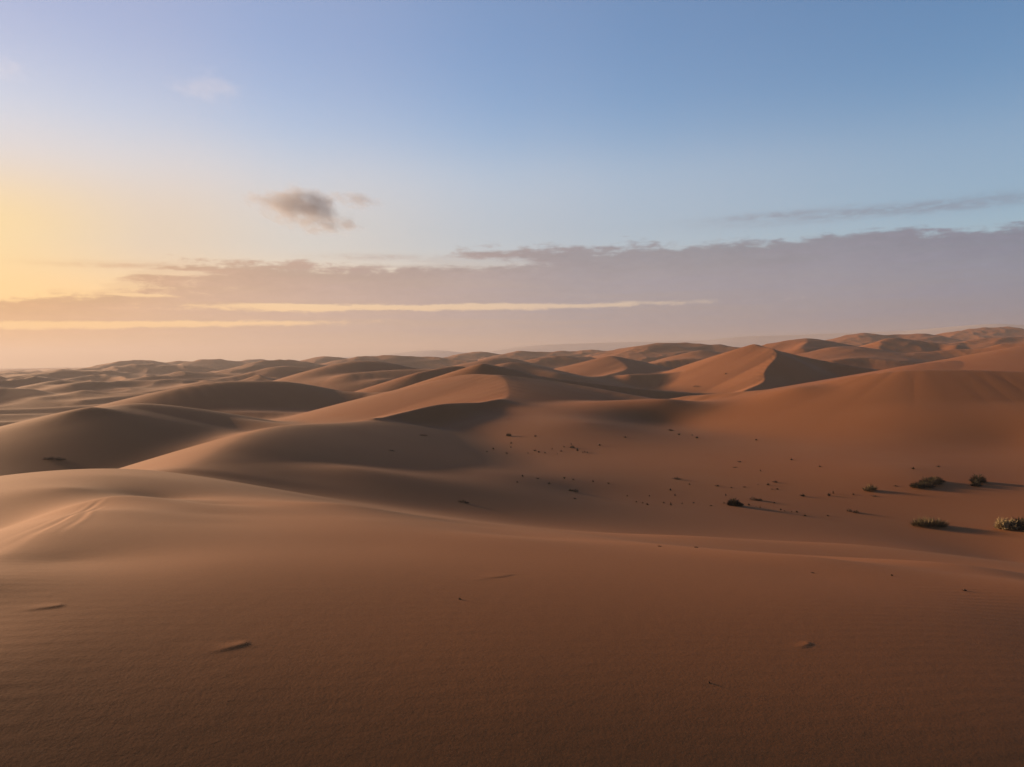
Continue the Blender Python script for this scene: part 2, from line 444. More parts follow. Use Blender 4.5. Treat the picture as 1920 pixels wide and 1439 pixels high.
def catmull(P, n=4):
    Q = np.vstack([2 * P[0] - P[1], P, 2 * P[-1] - P[-2]])
    o = []
    for i in range(1, len(Q) - 2):
        for k in range(n):
            t = k / n
            a, b, c, d = Q[i - 1], Q[i], Q[i + 1], Q[i + 2]
            o.append(0.5 * (2 * b + (c - a) * t + (2 * a - 5 * b + 4 * c - d) * t * t + (3 * b - a - 3 * c + d) * t ** 3))
    o.append(P[-1])
    return np.array(o)
DP = [(catmull(P, 9 if i in (0, 1, 4, 5) else 3), sn, sf, r, q) for i, (P, sn, sf, r, q) in enumerate(DP)]

# crisp edge where the camera's dune breaks over to its sunlit flank
EDGE = [at(px, py, d) for px, py, d in ((222, 927, 14.3), (150, 979, 10.3), (0, 1046, 7.9), (-200, 1130, 6.0))]
def flank(x, y):
    best, sd, tl = np.full(x.shape, 1e9), np.zeros(x.shape), np.zeros(x.shape)
    for i, (a, b) in enumerate(zip(EDGE[:-1], EDGE[1:])):
        dx, dy = b.x - a.x, b.y - a.y
        L2 = dx * dx + dy * dy
        t = ((x - a.x) * dx + (y - a.y) * dy) / L2
        tc = np.clip(t, 0, 1)
        e = np.hypot(x - a.x - tc * dx, y - a.y - tc * dy)
        c = -(dx * (y - a.y) - dy * (x - a.x)) / math.sqrt(L2)
        k = e < best
        best, sd, tl = np.where(k, e, best), np.where(k, np.where(c > 0, e, -e), sd), np.where(k, i + tc, tl)
    c = 0.5 * (sd + np.sqrt(sd * sd + .01))                  # rounded over a hand's width
    return -.15 * 1.6 * (1 - np.exp(-c / 1.6)) * sstep(0.0, .9, tl) * (1 - sstep(6, 14, best))

def height(x, y, ids=False):
    d = np.hypot(x, y)
    who = np.zeros(x.shape, np.int16)
    near = rbf(np.clip(x, -400, 400), np.clip(y, -400, 400)) + flank(x, y)
    far = -14.0 + 0.012 * np.maximum(x, 0) + 0.0015 * np.minimum(x, 0) - 0.0012 * np.maximum(d - 1500, 0) * (x < 600)
    wx = x + 30 * pnoise(x / 160, y / 160, 5)
    wy = y + 30 * pnoise(x / 160, y / 160, 6)
    rd = 1 - np.abs(pnoise(wx / 150, wy / 95, 1)) * 2
    rd2 = 1 - np.abs(pnoise(wx / 60, wy / 42, 2)) * 2
    rd3 = 1 - np.abs(pnoise(wx / 34 + 9, wy / 26, 3)) * 2.2
    far = far + (np.clip(rd, 0, 1) ** 1.7 * 7.0 + np.clip(rd2, 0, 1) ** 1.6 * 3.2 + np.clip(rd3, 0, 1) ** 1.5 * 0.9 - 3.4) * sstep(190, 430, d)
    w = sstep(150, 250, d)
    z = near * (1 - w) + far * w
    for num, (P, sn, sf, r, q) in enumerate(DP):
        lo, hi = P.min(0), P.max(0)
        R = (hi[2] + 26) / min(sn, sf) + r + 10
        k = (np.abs(x - (lo[0] + hi[0]) / 2) < (hi[0] - lo[0]) / 2 + R) & (np.abs(y - (lo[1] + hi[1]) / 2) < (hi[1] - lo[1]) / 2 + R)
        if not k.any():
            continue
        h = seg_height(x[k], y[k], P, sn, sf, r, q)
        dist = float(np.hypot(*P.mean(0)[:2]))
        if ids:
            who[k] = np.where(h > z[k] - 0.02, num + 1, who[k])
        z[k] = smax(z[k], h, 0.25 + 0.006 * min(dist, 900))
    z = z + (np.clip(rd3, 0, 1) ** 1.5 * 1.3 + np.clip(1 - np.abs(pnoise(wx / 17, wy / 12 + 3, 4)) * 2.2, 0, 1) ** 1.5 * .5 - .6) * sstep(260, 650, d) * (d < 2500)
    return (z, who) if ids else z

# how steeply the sand tilts to or from the light at places in the photograph: nudge the control heights to it
SLOPES = [
    (700, 988, .16), (700, 967, .22), (1000, 1024, .16), (1000, 1002, .23), (1300, 1052, .17), (1300, 1028, .23), (1600, 1078, .17), (1600, 1052, .21), (1880, 1104, .17), (400, 945, .17), (400, 932, .23), (550, 960, .16), (550, 944, .23), (320, 1000, .14), (200, 1010, .13), (90, 1050, .13),
    (700, 920, .02), (800, 935, .01), (900, 950, .005), (1000, 965, .02), (1100, 972, .03), (1300, 985, .05), (1500, 990, .07), (1700, 1000, .09), (1880, 1005, .10),
    (900, 915, .02), (1050, 935, .02), (1200, 945, .05), (1400, 950, .07), (1600, 955, .09), (1850, 955, .11),
    (1100, 905, .06), (1300, 905, .09), (1500, 905, .12), (1700, 900, .13), (1880, 900, .13),
    (1050, 865, .10), (1250, 860, .11), (1450, 855, .13), (1650, 845, .14), (1880, 840, .13),
    (1080, 835, .07), (1250, 815, .06), (1250, 800, .03), (1450, 810, .17), (1650, 800, .17), (1880, 795, .15),
    (1350, 770, .15), (1500, 770, .18), (1700, 765, .19), (1880, 757, .20),
    (1650, 735, .06), (1750, 725, .05), (1880, 725, .05), (1500, 742, .12),
]
def first_hit(px, py):
    d = ray(px, py)
    k = np.geomspace(3, 400, 2500) / math.hypot(d.x, d.y)
    i = int(np.argmax(height(d.x * k, d.y * k) > d.z * k))
    return d.x * k[i], d.y * k[i]
def basis(x, y):
    """rows: what each control height adds to the ground at the points"""
    n = len(CPX)
    o = np.empty((len(x), n + 3))
    for i in range(n):
        r2 = (x - CPX[i, 0]) ** 2 + (y - CPX[i, 1]) ** 2
        o[:, i] = 0.5 * r2 * np.log(r2 + 1e-12)
    o[:, n], o[:, n + 1], o[:, n + 2] = 1, x, y
    return o
for _ in range(2):
    sp = np.array([first_hit(px, py) for px, py, t in SLOPES])
    tg = np.array([t for *_, t in SLOPES])
    hx, hy = math.sin(SUN_AZ), math.cos(SUN_AZ)
    e = 0.3
    D = (basis(sp[:, 0] + hx * e, sp[:, 1] + hy * e) - basis(sp[:, 0] - hx * e, sp[:, 1] - hy * e)) / (2 * e)
    n = len(CPX)
    r = np.hypot(CPX[:, None, 0] - CPX[None, :, 0], CPX[:, None, 1] - CPX[None, :, 1])
    A = np.zeros((n + 3, n + 3))
    A[:n, :n] = r ** 2 * np.log(r + 1e-9) + np.eye(n) * 0.08
    A[:n, n] = 1
    A[:n, n + 1:] = CPX[:, :2]
    A[n, :n] = 1
    A[n + 1:, :n] = CPX[:, :2].T
    M = D @ np.linalg.inv(A)[:, :n]                    # slope towards the sun per control height
    want = (sun_dir.z - tg) / math.cos(SUN_EL) - M @ CPX[:, 2]
    keep = 1.0 / np.maximum(0.0035 * np.hypot(CPX[:, 0], CPX[:, 1]), 0.03)       # how firmly a height holds
    G = np.vstack([M / 0.015, np.diag(keep)])
    dz = np.linalg.lstsq(G, np.concatenate([want / 0.015, np.zeros(n)]), rcond=None)[0]
    CPX[:, 2] += dz
    RW = rbf_fit(CPX)
    print('slope fit', float(np.abs(want).mean()), float(np.abs(want - M @ dz).mean()), 'max move', float(np.abs(dz).max()))

def hpoint(x, y):
    return float(height(np.array([float(x)]), np.array([float(y)]))[0])

# sheet laid in rings round the viewpoint's dune, fine where it is near
front = np.radians(np.arange(-44, 44.001, 0.085))
back = np.radians(np.arange(46, 315, 2.0))
AZS = np.concatenate([front, back])
R_ = [0.5]
while R_[-1] < 5000:
    r = R_[-1]
    R_.append(r * (1.0035 if 4.3 < r < 7.6 else 1.013 if r < 4.3 or 22 < r < 40 else 1.006 if r < 22 else 1.0072 if r < 1300 else 1.016))
R_ = np.array(R_)
NA, NR = len(AZS), len(R_)
gx = R_[:, None] * np.sin(AZS)[None, :]
gy = R_[:, None] * np.cos(AZS)[None, :]
gz, gid = height(gx.ravel(), gy.ravel(), True)
gz, gid = gz.reshape(NR, NA), gid.reshape(NR, NA)

# grooves where sand has slid down the sunlit flank beside the camera's dune
GROOVES = []
for (p0, p1, dep, wid) in (((192, 936), (25, 1020), .006, .05), ((183, 940), (40, 1018), .004, .04), ((186, 952), (118, 994), .007, .045), ((170, 940), (10, 1012), .003, .05)):
    q = []
    for px, py in (p0, p1):
        d = ray(px, py)
        rr = np.linspace(6, 40, 700)
        k = rr / math.hypot(d.x, d.y)
        zz = height(d.x * k, d.y * k)
        i = int(np.argmax(zz > d.z * k))
        q.append((d.x * k[i], d.y * k[i]))
    GROOVES.append((q[0], q[1], dep, wid))

# little scarps of drifted sand on the near slope: tail pixel, tip pixel, height, reach uphill
DRIFTS = [((365, 1228), (463, 1206), .0045, .10), ((0, 1149), (118, 1135), .0045, .12), ((870, 1090), (958, 1078), .003, .2), ((1484, 1216), (1516, 1205), .004, .07)]
DRIFT_XY = []
for p0, p1, hh, wid in DRIFTS:
    q = []
    for px, py in (p0, p1):
        d = ray(px, py)
        k = np.linspace(3, 14, 1500) / math.hypot(d.x, d.y)
        i = int(np.argmax(height(d.x * k, d.y * k) > d.z * k))
        q.append((d.x * k[i], d.y * k[i]))
    DRIFT_XY.append((q[0], q[1], hh, wid))

def drifts(x, y):
    o = np.zeros(x.shape)
    for (ax, ay), (bx, by), hh, wid in DRIFT_XY:
        dx, dy = bx - ax, by - ay
        L2 = dx * dx + dy * dy
        t = ((x - ax) * dx + (y - ay) * dy) / L2
        c = (dx * (y - ay) - dy * (x - ax)) / math.sqrt(L2) + .025 * np.sin(t * 2.6)
        al = sstep(0, .85, t) * (1 - sstep(.90, 1.10, t))
        w = wid * (.35 + .65 * np.clip(1.1 - t, 0, 1))
        o += hh * al * np.where(c > 0, np.exp(-(c / w) ** 2), np.clip(1 + c / .035, 0, 1))
    return o

def groove(x, y):
    o = np.zeros(x.shape)
    for (ax, ay), (bx, by), dep, wid in GROOVES:
        dx, dy = bx - ax, by - ay
        L2 = dx * dx + dy * dy
        t = ((x - ax) * dx + (y - ay) * dy) / L2
        c = (dx * (y - ay) - dy * (x - ax)) / math.sqrt(L2) + 0.02 * np.sin(t * 7)
        o -= dep * np.exp(-(c / wid) ** 2) * sstep(-0.05, 0.12, t) * (1 - sstep(0.75, 1.15, t))
        o += dep * 0.5 * np.exp(-((c - wid * 1.7) / wid) ** 2) * sstep(-0.05, 0.12, t) * (1 - sstep(0.75, 1.15, t))
    return o
gm = (gx ** 2 + gy ** 2 < 1600)
gz[gm] += groove(gx[gm], gy[gm]) + drifts(gx[gm], gy[gm])

# which crest lines belong to one dune: crest number (from 1) -> dune number
OWNER = {2: 1, 3: 1, 6: 5, 20: 19, 22: 21, 23: 21, 25: 24}
for i in range(1, len(DP) + 1):
    OWNER.setdefault(i, i)
own = np.zeros(len(DP) + 1, int)
for k, v in OWNER.items():
    own[k] = v
gown = own[gid]

# normals of the whole sheet, so that the pieces shade as one
Pg = np.stack([gx, gy, gz], -1)
dr = np.empty_like(Pg)
dr[1:-1] = Pg[2:] - Pg[:-2]
dr[0] = Pg[1] - Pg[0]
dr[-1] = Pg[-1] - Pg[-2]
da = np.roll(Pg, -1, 1) - np.roll(Pg, 1, 1)
Ng = np.cross(da, dr)
Ng /= np.linalg.norm(Ng, axis=-1, keepdims=True)
if Ng[NR // 2, NA // 4, 2] < 0:
    Ng = -Ng
ii, jj = np.meshgrid(np.arange(NR - 1), np.arange(NA), indexing='ij')
j2 = (jj + 1) % NA
QUADS = np.stack([ii * NA + jj, (ii + 1) * NA + jj, (ii + 1) * NA + j2, ii * NA + j2], -1).reshape(-1, 4)[:, ::-1]
FID = gown[:-1].ravel()

def sheet_mesh(name, num):
    q = QUADS[FID == num]
    co, nn = Pg.reshape(-1, 3), Ng.reshape(-1, 3)
    used, inv = np.unique(q.ravel(), return_inverse=True)
    v, n = co[used], nn[used]
    me = bpy.data.meshes.new(name)
    nq = len(q)
    tri = np.zeros((0, 3), int)
    if num == 0:                                   # close the ring under the viewpoint
        c = len(v)
        v = np.vstack([v, [0, 0, gz[0].mean()]])
        n = np.vstack([n, [0, 0, 1]])
        first = np.searchsorted(used, np.arange(NA))
        tri = np.stack([np.full(NA, c), np.roll(first, -1), first], -1)
    nt = len(tri)
    me.vertices.add(len(v))
    me.vertices.foreach_set('co', v.ravel())
    me.loops.add(nq * 4 + nt * 3)
    me.loops.foreach_set('vertex_index', np.concatenate([inv.ravel(), tri.ravel()]).astype(np.int32))
    me.polygons.add(nq + nt)
    me.polygons.foreach_set('loop_start', np.concatenate([np.arange(nq) * 4, nq * 4 + np.arange(nt) * 3]).astype(np.int32))
    me.polygons.foreach_set('use_smooth', np.ones(nq + nt, bool))
    me.update(calc_edges=True)
    me.normals_split_custom_set_from_vertices(n.tolist())
    return me

# ------------------------------------------------------------------ materials
def new_mat(name):
    m = bpy.data.materials.new(name)
    m.use_nodes = True
    return m, NG(m.node_tree)

def sand_material():
    m, g = new_mat('sand')
    o = g.n('ShaderNodeOutputMaterial')
    b = g.n('ShaderNodeBsdfPrincipled')
    g.t.links.new(b.outputs[0], o.inputs[0])
    geo = g.n('ShaderNodeNewGeometry')
    P = geo.outputs['Position']
    big = g.noise(P, 0.016, 3, 0.5)
    mid = g.noise(P, 0.11, 4, 0.55)
    fine = g.noise(P, 45.0, 3, 0.7)
    grain = g.noise(P, 320.0, 2, 0.7)
    tan, red, pale = (0.175, 0.056, 0.0140), (0.168, 0.047, 0.0098), (0.189, 0.0685, 0.0215)
    c = g.mix(g.smooth(big, 0.38, 0.62), (*tan, 1), (*red, 1))
    c = g.mix(g.smooth(mid, 0.45, 0.75, 0, 0.6), c, (*pale, 1))
    c = g.mix(g.smooth(fine, 0.35, 0.7, 0.0, 0.35), c, (0.088, 0.029, 0.0075, 1))
    c = g.mix(g.smooth(grain, 0.3, 0.7, 0.0, 0.42), c, (0.26, 0.108, 0.034, 1))
    g.put(b.inputs['Base Color'], c)
    b.inputs['Roughness'].default_value = 0.9
    b.inputs['Specular IOR Level'].default_value = 0.15
    # wind ripples
    mp = g.n('ShaderNodeMapping')
    g.put(mp.inputs['Vector'], P)
    mp.inputs['Rotation'].default_value = (0, 0, math.radians(78))
    wv = g.n('ShaderNodeTexWave', wave_type='BANDS', bands_direction='X', wave_profile='SIN')
    g.put(wv.inputs['Vector'], mp.outputs[0])
    wv.inputs['Scale'].default_value = 2.4
    wv.inputs['Distortion'].default_value = 7.0
    wv.inputs['Detail'].default_value = 2.0
    wv.inputs['Detail Scale'].default_value = 0.22
    rp = g.m('MULTIPLY', wv.outputs['Fac'], g.smooth(g.noise(P, 0.13, 2, 0.5), 0.40, 0.66, 0.12, 1.25))
    h = g.m('ADD', g.m('MULTIPLY', rp, 0.0030), g.m('MULTIPLY', fine, 0.0022))
    h = g.m('ADD', h, g.m('MULTIPLY', g.noise(P, 7.0, 3, 0.5), 0.003))
    bp = g.n('ShaderNodeBump')
    bp.inputs['Strength'].default_value = 0.5
    bp.inputs['Distance'].default_value = 1.0
    g.put(bp.inputs['Height'], h)
    g.put(b.inputs['Normal'], bp.outputs[0])
    return m
SAND = sand_material()

def plant_mat(name, c0, c1, scale=18.0):
    m, g = new_mat(name)
    o = g.n('ShaderNodeOutputMaterial')
    b = g.n('ShaderNodeBsdfPrincipled')
    g.t.links.new(b.outputs[0], o.inputs[0])
    P = g.n('ShaderNodeNewGeometry').outputs['Position']
    g.put(b.inputs['Base Color'], g.mix(g.smooth(g.noise(P, scale, 2, 0.6), 0.35, 0.65), (*c0, 1), (*c1, 1)))
    b.inputs['Roughness'].default_value = 0.85
    b.inputs['Specular IOR Level'].default_value = 0.1
    return m

def add(name, me, mat=None, parent=None, **props):
    o = bpy.data.objects.new(name, me)
    C.objects.link(o)
    if mat:
        me.materials.append(mat)
    if parent:
        o.parent = parent
    for k, v in props.items():
        o[k] = v
    return o

add('sand_ground', sheet_mesh('sand_ground', 0), SAND, kind='structure', label='smooth brown sand sloping from the crest down into the hollow', category='ground')
DUNE_LABEL = {
    1: 'long curved ridge climbing from the saddle to a peak with a sunlit orange face',
    4: 'broad rim closing the far side of the shrub-dotted hollow',
    5: 'dark round-topped dune across the deep hollow behind the saddle',
    11: 'wide dark dune behind the round-topped dune',
    13: 'large rounded dune with a thin bright edge, behind the wide dark dune',
    15: 'steep dark dune just behind the sunlit peak, its crest rising towards it',
    17: 'straight dark dune showing as a strip behind the rim of the hollow',
    21: 'tall pointed dune split into a sunlit face and a dark purple face',
    33: 'pale orange dune just beyond the high end of the rim',
    59: 'added dune slope behind the viewpoint, out of the picture, blocking sky light',
    34: 'flat-topped dark dune on the skyline next to the pointed dune',
    30: 'highest hazy dune on the skyline under the far plateau',
}
for num in sorted(set(OWNER.values())):
    if not (FID == num).any():
        continue
    if num == 60:
        add('hills', sheet_mesh('hills', num), plant_mat('haze_paled_hills', (.30, .27, .27), (.36, .32, .31), .004), kind='structure', label='faint low plateau on the horizon, almost lost in haze', category='hills')  # rock colour made paler to imitate thicker haze in front of it
    elif num in DUNE_LABEL:
        add('dune', sheet_mesh('dune', num), SAND, kind='structure', label=DUNE_LABEL[num], category='dune')
    else:
        add('dune', sheet_mesh('dune', num), SAND, kind='structure', label='small distant dune among many, softened by haze', category='dune', group='distant dunes fading into the haze')

# ------------------------------------------------------------------ plants
IDX_R = np.arange(NR, dtype=float)
def ground(x, y):
    """height of the built sheet (in front of the camera)"""
    x, y = np.asarray(x, float), np.asarray(y, float)
    fr = np.clip(np.interp(np.hypot(x, y), R_, IDX_R), 0, NR - 1.001)
    fa = np.clip((np.degrees(np.arctan2(x, y)) + 44) / 0.085, 0, len(front) - 1.001)
    i, j = fr.astype(int), fa.astype(int)
    u, v = fr - i, fa - j
    return (gz[i, j] * (1 - u) + gz[i + 1, j] * u) * (1 - v) + (gz[i, j + 1] * (1 - u) + gz[i + 1, j + 1] * u) * v

def hit(px, py, near=2.0, far=700.0):
    """where the pixel's ray first meets the sand"""
    d = ray(px, py)
    h = math.hypot(d.x, d.y)
    rr = np.geomspace(near, far, 4000)
    k = rr / h
    zz = ground(d.x * k, d.y * k)
    i = int(np.argmax(zz > d.z * k))
    if i == 0:
        return None
    kk = np.linspace(k[i - 1], k[i], 200)
    b = kk[int(np.argmax(ground(d.x * kk, d.y * kk) > d.z * kk))]
    return Vector((d.x * b, d.y * b, float(ground(d.x * b, d.y * b))))

M_DARK = plant_mat('dark_foliage', (0.016, 0.014, 0.008), (0.036, 0.028, 0.014))
M_OLIVE = plant_mat('olive_foliage', (0.036, 0.027, 0.012), (0.085, 0.060, 0.026))
M_STRAW = plant_mat('straw', (0.25, 0.18, 0.085), (0.36, 0.27, 0.14))
M_TWIG = plant_mat('twig', (0.045, 0.028, 0.018), (0.085, 0.05, 0.03))

class MB:
    def __init__(self):
        self.v, self.f = [], []
    def blade(self, p, d, length, w, droop, n=3):
        """tapered, bending blade"""
        d = d.normalized()
        side = d.cross(Vector((random.uniform(-1, 1), random.uniform(-1, 1), 0.3)))
        if side.length < 1e-4:
            side = Vector((1, 0, 0))
        side.normalize()
        base = len(self.v)
        q = p.copy()
        for i in range(n + 1):
            t = i / n
            ww = w * (1 - 0.85 * t)
            self.v.append(tuple(q - side * ww / 2))
            self.v.append(tuple(q + side * ww / 2))
            q = q + d * (length / n)
            d = (d + Vector((0, 0, -droop / n))).normalized()
        for i in range(n):
            a = base + 2 * i
            self.f.append((a, a + 1, a + 3, a + 2))
        return q
    def stick(self, p, d, length, r, bend=0.25, n=3):
        """crooked tapering twig of square section"""
        d = d.normalized()
        q = p.copy()
        base = len(self.v)
        ends = []
        for i in range(n + 1):
            t = i / n
            a = d.orthogonal().normalized()
            b = d.cross(a)
            rr = r * (1 - 0.75 * t)
            for k in range(4):
                an = k * math.pi / 2
                self.v.append(tuple(q + (a * math.cos(an) + b * math.sin(an)) * rr))
            ends.append((q.copy(), d.copy()))
            q = q + d * (length / n)
            d = (d + Vector((random.uniform(-bend, bend), random.uniform(-bend, bend), random.uniform(-bend, bend) * .6))).normalized()
        for i in range(n):
            for k in range(4):
                a, b = base + 4 * i + k, base + 4 * i + (k + 1) % 4
                self.f.append((a, b, b + 4, a + 4))
        return ends
    def mesh(self, name):
        me = bpy.data.meshes.new(name)
        me.from_pydata(self.v, [], self.f)
        me.update()
        return me

def rand_dir(lean, up):
    a = random.uniform(0, 2 * math.pi)
    return Vector((math.cos(a), math.sin(a), 0)) * lean + Vector((0, 0, up))

def foot(o, x, y):
    """sand level under a plant, relative to its base"""
    return float(ground(o.x + x, o.y + y)) - o.z

def shrub_meshes(o, w, h, n, spots, style):
    """blades and twigs of a shrub w wide and h high based at o; spots = clump centres along x (relative), with size"""
    fol, tw, dry = MB(), MB(), MB()
    for (ax, ay, *_a), (bx, by, *_b) in zip(spots[:-1], spots[1:]):
        p = Vector((ax * w, ay * w, foot(o, ax * w, ay * w) - .01))
        q = Vector((bx * w, by * w, foot(o, bx * w, by * w) - .01))
        tw.stick(p, q - p, (q - p).length, max(.006, w * .008), .02, 4)
    for (cx, cy, sz, hh) in spots:
        rx, ry, rz = w * sz * 0.5, w * sz * 0.42, h * hh
        gz0 = foot(o, cx * w, cy * w)
        stems = max(4, int(n * sz / 28))
        tips = []
        for k in range(stems):
            a = random.uniform(0, 2 * math.pi)
            rr = random.uniform(0, .05)
            p = Vector((cx * w + rx * rr * math.cos(a), cy * w + ry * rr * math.sin(a), gz0 - 0.03 * h))
            d = Vector((math.cos(a) * rx, math.sin(a) * ry, rz * random.uniform(.5, 1.3)))
            tips += tw.stick(p, d, d.length * random.uniform(.7, 1.0), max(.004, w * .007), .3)
        for k in range(int(n * sz)):
            # leaf-like blades through the crown's volume, denser low down
            a = random.uniform(0, 2 * math.pi)
            r1 = math.sqrt(random.random()) * random.uniform(.75, 1.08)
            zt = random.random() ** 1.4 * math.sqrt(max(0.03, 1 - min(r1, .98) ** 2))
            p = Vector((cx * w + rx * r1 * math.cos(a), cy * w + ry * r1 * math.sin(a), gz0 + rz * zt * random.uniform(.55, 1.0)))
            out = Vector((math.cos(a) * r1, math.sin(a) * r1, random.uniform(.2, 1.2) + (.5 if style == 'grass' else 0)))
            L = h * random.uniform(.25, .55) * (1.25 if style == 'grass' else 0.8)
            tgt = dry if (style == 'straw' and (cx < -0.3 or (cx < 0 and random.random() < .5) or random.random() < .08)) or (style == 'grass' and zt > .55 and random.random() < .35) else fol
            tgt.blade(p, out, L, h * random.uniform(.03, .07) * (.75 if style == 'grass' else 1.3), random.uniform(.2, 1.0))
    return fol, tw, dry

def shrub(px, py, wpx, hpx, label, style='bush', spots=((0, 0, 1, 1),), n=900, mat=None, name='desert_shrub', cat='shrub', group=None, lift=0):
    o = hit(px, py)
    if o is None:
        print('no ground at', px, py)
        return
    d = o.length
    w, h = wpx * d / FOC * .92, hpx * d / FOC * .72
    root = bpy.data.objects.new(name, None)
    C.objects.link(root)
    root.location = o
    root.empty_display_size = 0.3
    root['label'], root['category'] = label, cat
    if group:
        root['group'] = group
    fol, tw, dry = shrub_meshes(o, w, h, n, spots, style)
    add('foliage', fol.mesh('foliage'), mat or M_DARK, root, kind='stuff')
    add('twigs', tw.mesh('twigs'), M_TWIG, root, kind='stuff')
    if dry.v:
        add('dry_stalks', dry.mesh('dry_stalks'), M_STRAW, root, kind='stuff')
    return root

SHRUB_GROUP = 'shrubs growing in the hollow'
shrub(1742, 987, 58, 17, 'low olive-green cushion of grass with yellowish tips on bare sand', 'grass', ((-.28, 0, .5, .8), (0, .05, .75, 1.05), (.3, 0, .5, .75)), 1100, M_OLIVE, name='grass_cushion', cat='grass', group=SHRUB_GROUP)
shrub(1906, 991, 62, 25, 'dark shrub with pale straw-coloured dead branches on one side', 'straw', ((-.40, 0, .30, .95), (-.18, 0, .5, .75), (.12, 0, .8, .85), (.45, .05, .6, .8)), 1300, M_DARK, group=SHRUB_GROUP)
shrub(1748, 913, 72, 17, 'long straggling dark shrub of joined clumps running up the slope', 'bush', ((-.40, -.05, .30, .75), (-.18, 0, .42, .6), (.08, .25, .5, .95), (.32, .45, .38, .7)), 1300, M_DARK, group=SHRUB_GROUP)
shrub(1834, 907, 40, 19, 'dark shrub with a small outlying tuft trailing downslope of it', 'bush', ((-.38, -.45, .26, .45), (-.2, -.2, .25, .5), (.15, .25, .6, .95)), 900, M_DARK, group=SHRUB_GROUP)
shrub(1630, 920, 27, 15, 'thin wispy shrub with upright stalks between the straggling shrub and the twig pile', 'grass', ((-.25, -.15, .4, .45), (.05, 0, .55, 1.0), (.3, 0, .35, .5)), 420, M_OLIVE, group=SHRUB_GROUP)
shrub(1376, 948, 25, 17, 'dense round black-green bush, the darkest on the hollow floor', 'bush', ((0, 0, .85, 1.0), (.42, -.05, .4, .35)), 1500, M_DARK, group=SHRUB_GROUP)
shrub(1417, 938, 22, 9, 'small two-part brown shrub uphill of the round black-green bush', 'bush', ((-.25, 0, .5, 1.0), (.25, -.1, .5, .5)), 500, M_TWIG, group=SHRUB_GROUP)
shrub(1600, 961, 19, 9, 'small brown twig pile lying slantwise on smooth sand', 'bush', ((-.25, .3, .45, .9), (.2, -.2, .5, .8)), 380, M_TWIG, name='twig_pile', cat='twigs', group=SHRUB_GROUP)
shrub(866, 942, 24, 7, 'lone dark twiggy clump on a sand hump under the foreground crest', 'bush', ((0, 0, .7, 1.0), (.4, -.1, .4, .45)), 500, M_TWIG, group=SHRUB_GROUP)
shrub(1075, 922, 20, 8, 'low dark shrub alone between the lone clump and the round bush', 'bush', ((-.2, 0, .6, .7), (.3, .1, .4, 1.0)), 450, M_DARK, group=SHRUB_GROUP)
shrub(954, 818, 9, 9, 'small round dark bush on the shaded slope under the sharp crest', 'bush', ((0, 0, 1, 1),), 350, M_DARK, group=SHRUB_GROUP)
shrub(1073, 840, 9, 7, 'small dark bush with two specks of scrub beside it, middle of the shaded slope', 'bush', ((0, 0, 1, 1),), 300, M_DARK, group=SHRUB_GROUP)
shrub(102, 862, 38, 7, 'dark scrub patch on the flank of the round-topped dune', 'bush', ((-.28, 0, .5, .8), (0, 0, .6, 1.0), (.32, -.02, .4, .6)), 700, M_TWIG, name='scrub_patch', cat='scrub')
shrub(795, 818, 18, 6, 'flat dark scrub under the sharp crest, highest plant on the shaded slope', 'bush', ((-.25, -.1, .5, .6), (.15, 0, .5, 1.0)), 300, M_TWIG, group=SHRUB_GROUP)
shrub(1306, 726, 12, 5, 'tiny scrub clump at the foot of the tall pointed dune', 'bush', ((0, 0, 1, 1),), 200, M_DARK, name='scrub_patch', cat='scrub')

def tuft(px, py, wpx, hpx, label, group, mat=M_TWIG):
    """small tuft: one mesh of blades and twigs"""
    o = hit(px, py)
    if o is None:
        return
    d = o.length
    w, h = wpx * d / FOC, hpx * d / FOC
    m = MB()
    n = 46
    lean = random.uniform(-.5, .5)
    for k in range(n):
        a = random.uniform(0, 2 * math.pi)
        rr = random.random()
        p = Vector((w * .04 * math.cos(a), w * .04 * math.sin(a), -0.06 * h))
        e = Vector((w * .5 * rr * math.cos(a) + lean * w * .15, w * .35 * rr * math.sin(a), 0))
        e.z = foot(o, e.x, e.y) + h * random.uniform(.25, 1.0) * (1.1 - .6 * rr)
        dd = e - p
        if k % 4 == 0:
            m.stick(p, dd, dd.length, max(h * .06, .008), .25)
        else:
            m.blade(p, dd + Vector((0, 0, h * .2)), dd.length * 1.1, h * random.uniform(.12, .24), random.uniform(.1, .5))
    look = 'flat sprawling' if wpx >= 3.2 * hpx else 'upright spiky' if hpx >= wpx else 'small rounded'
    label = label.replace('tiny', look)
    ob = add('grass_tuft', m.mesh('grass_tuft'), mat, None, label=label, category='grass tuft', group=group)
    ob.location = o

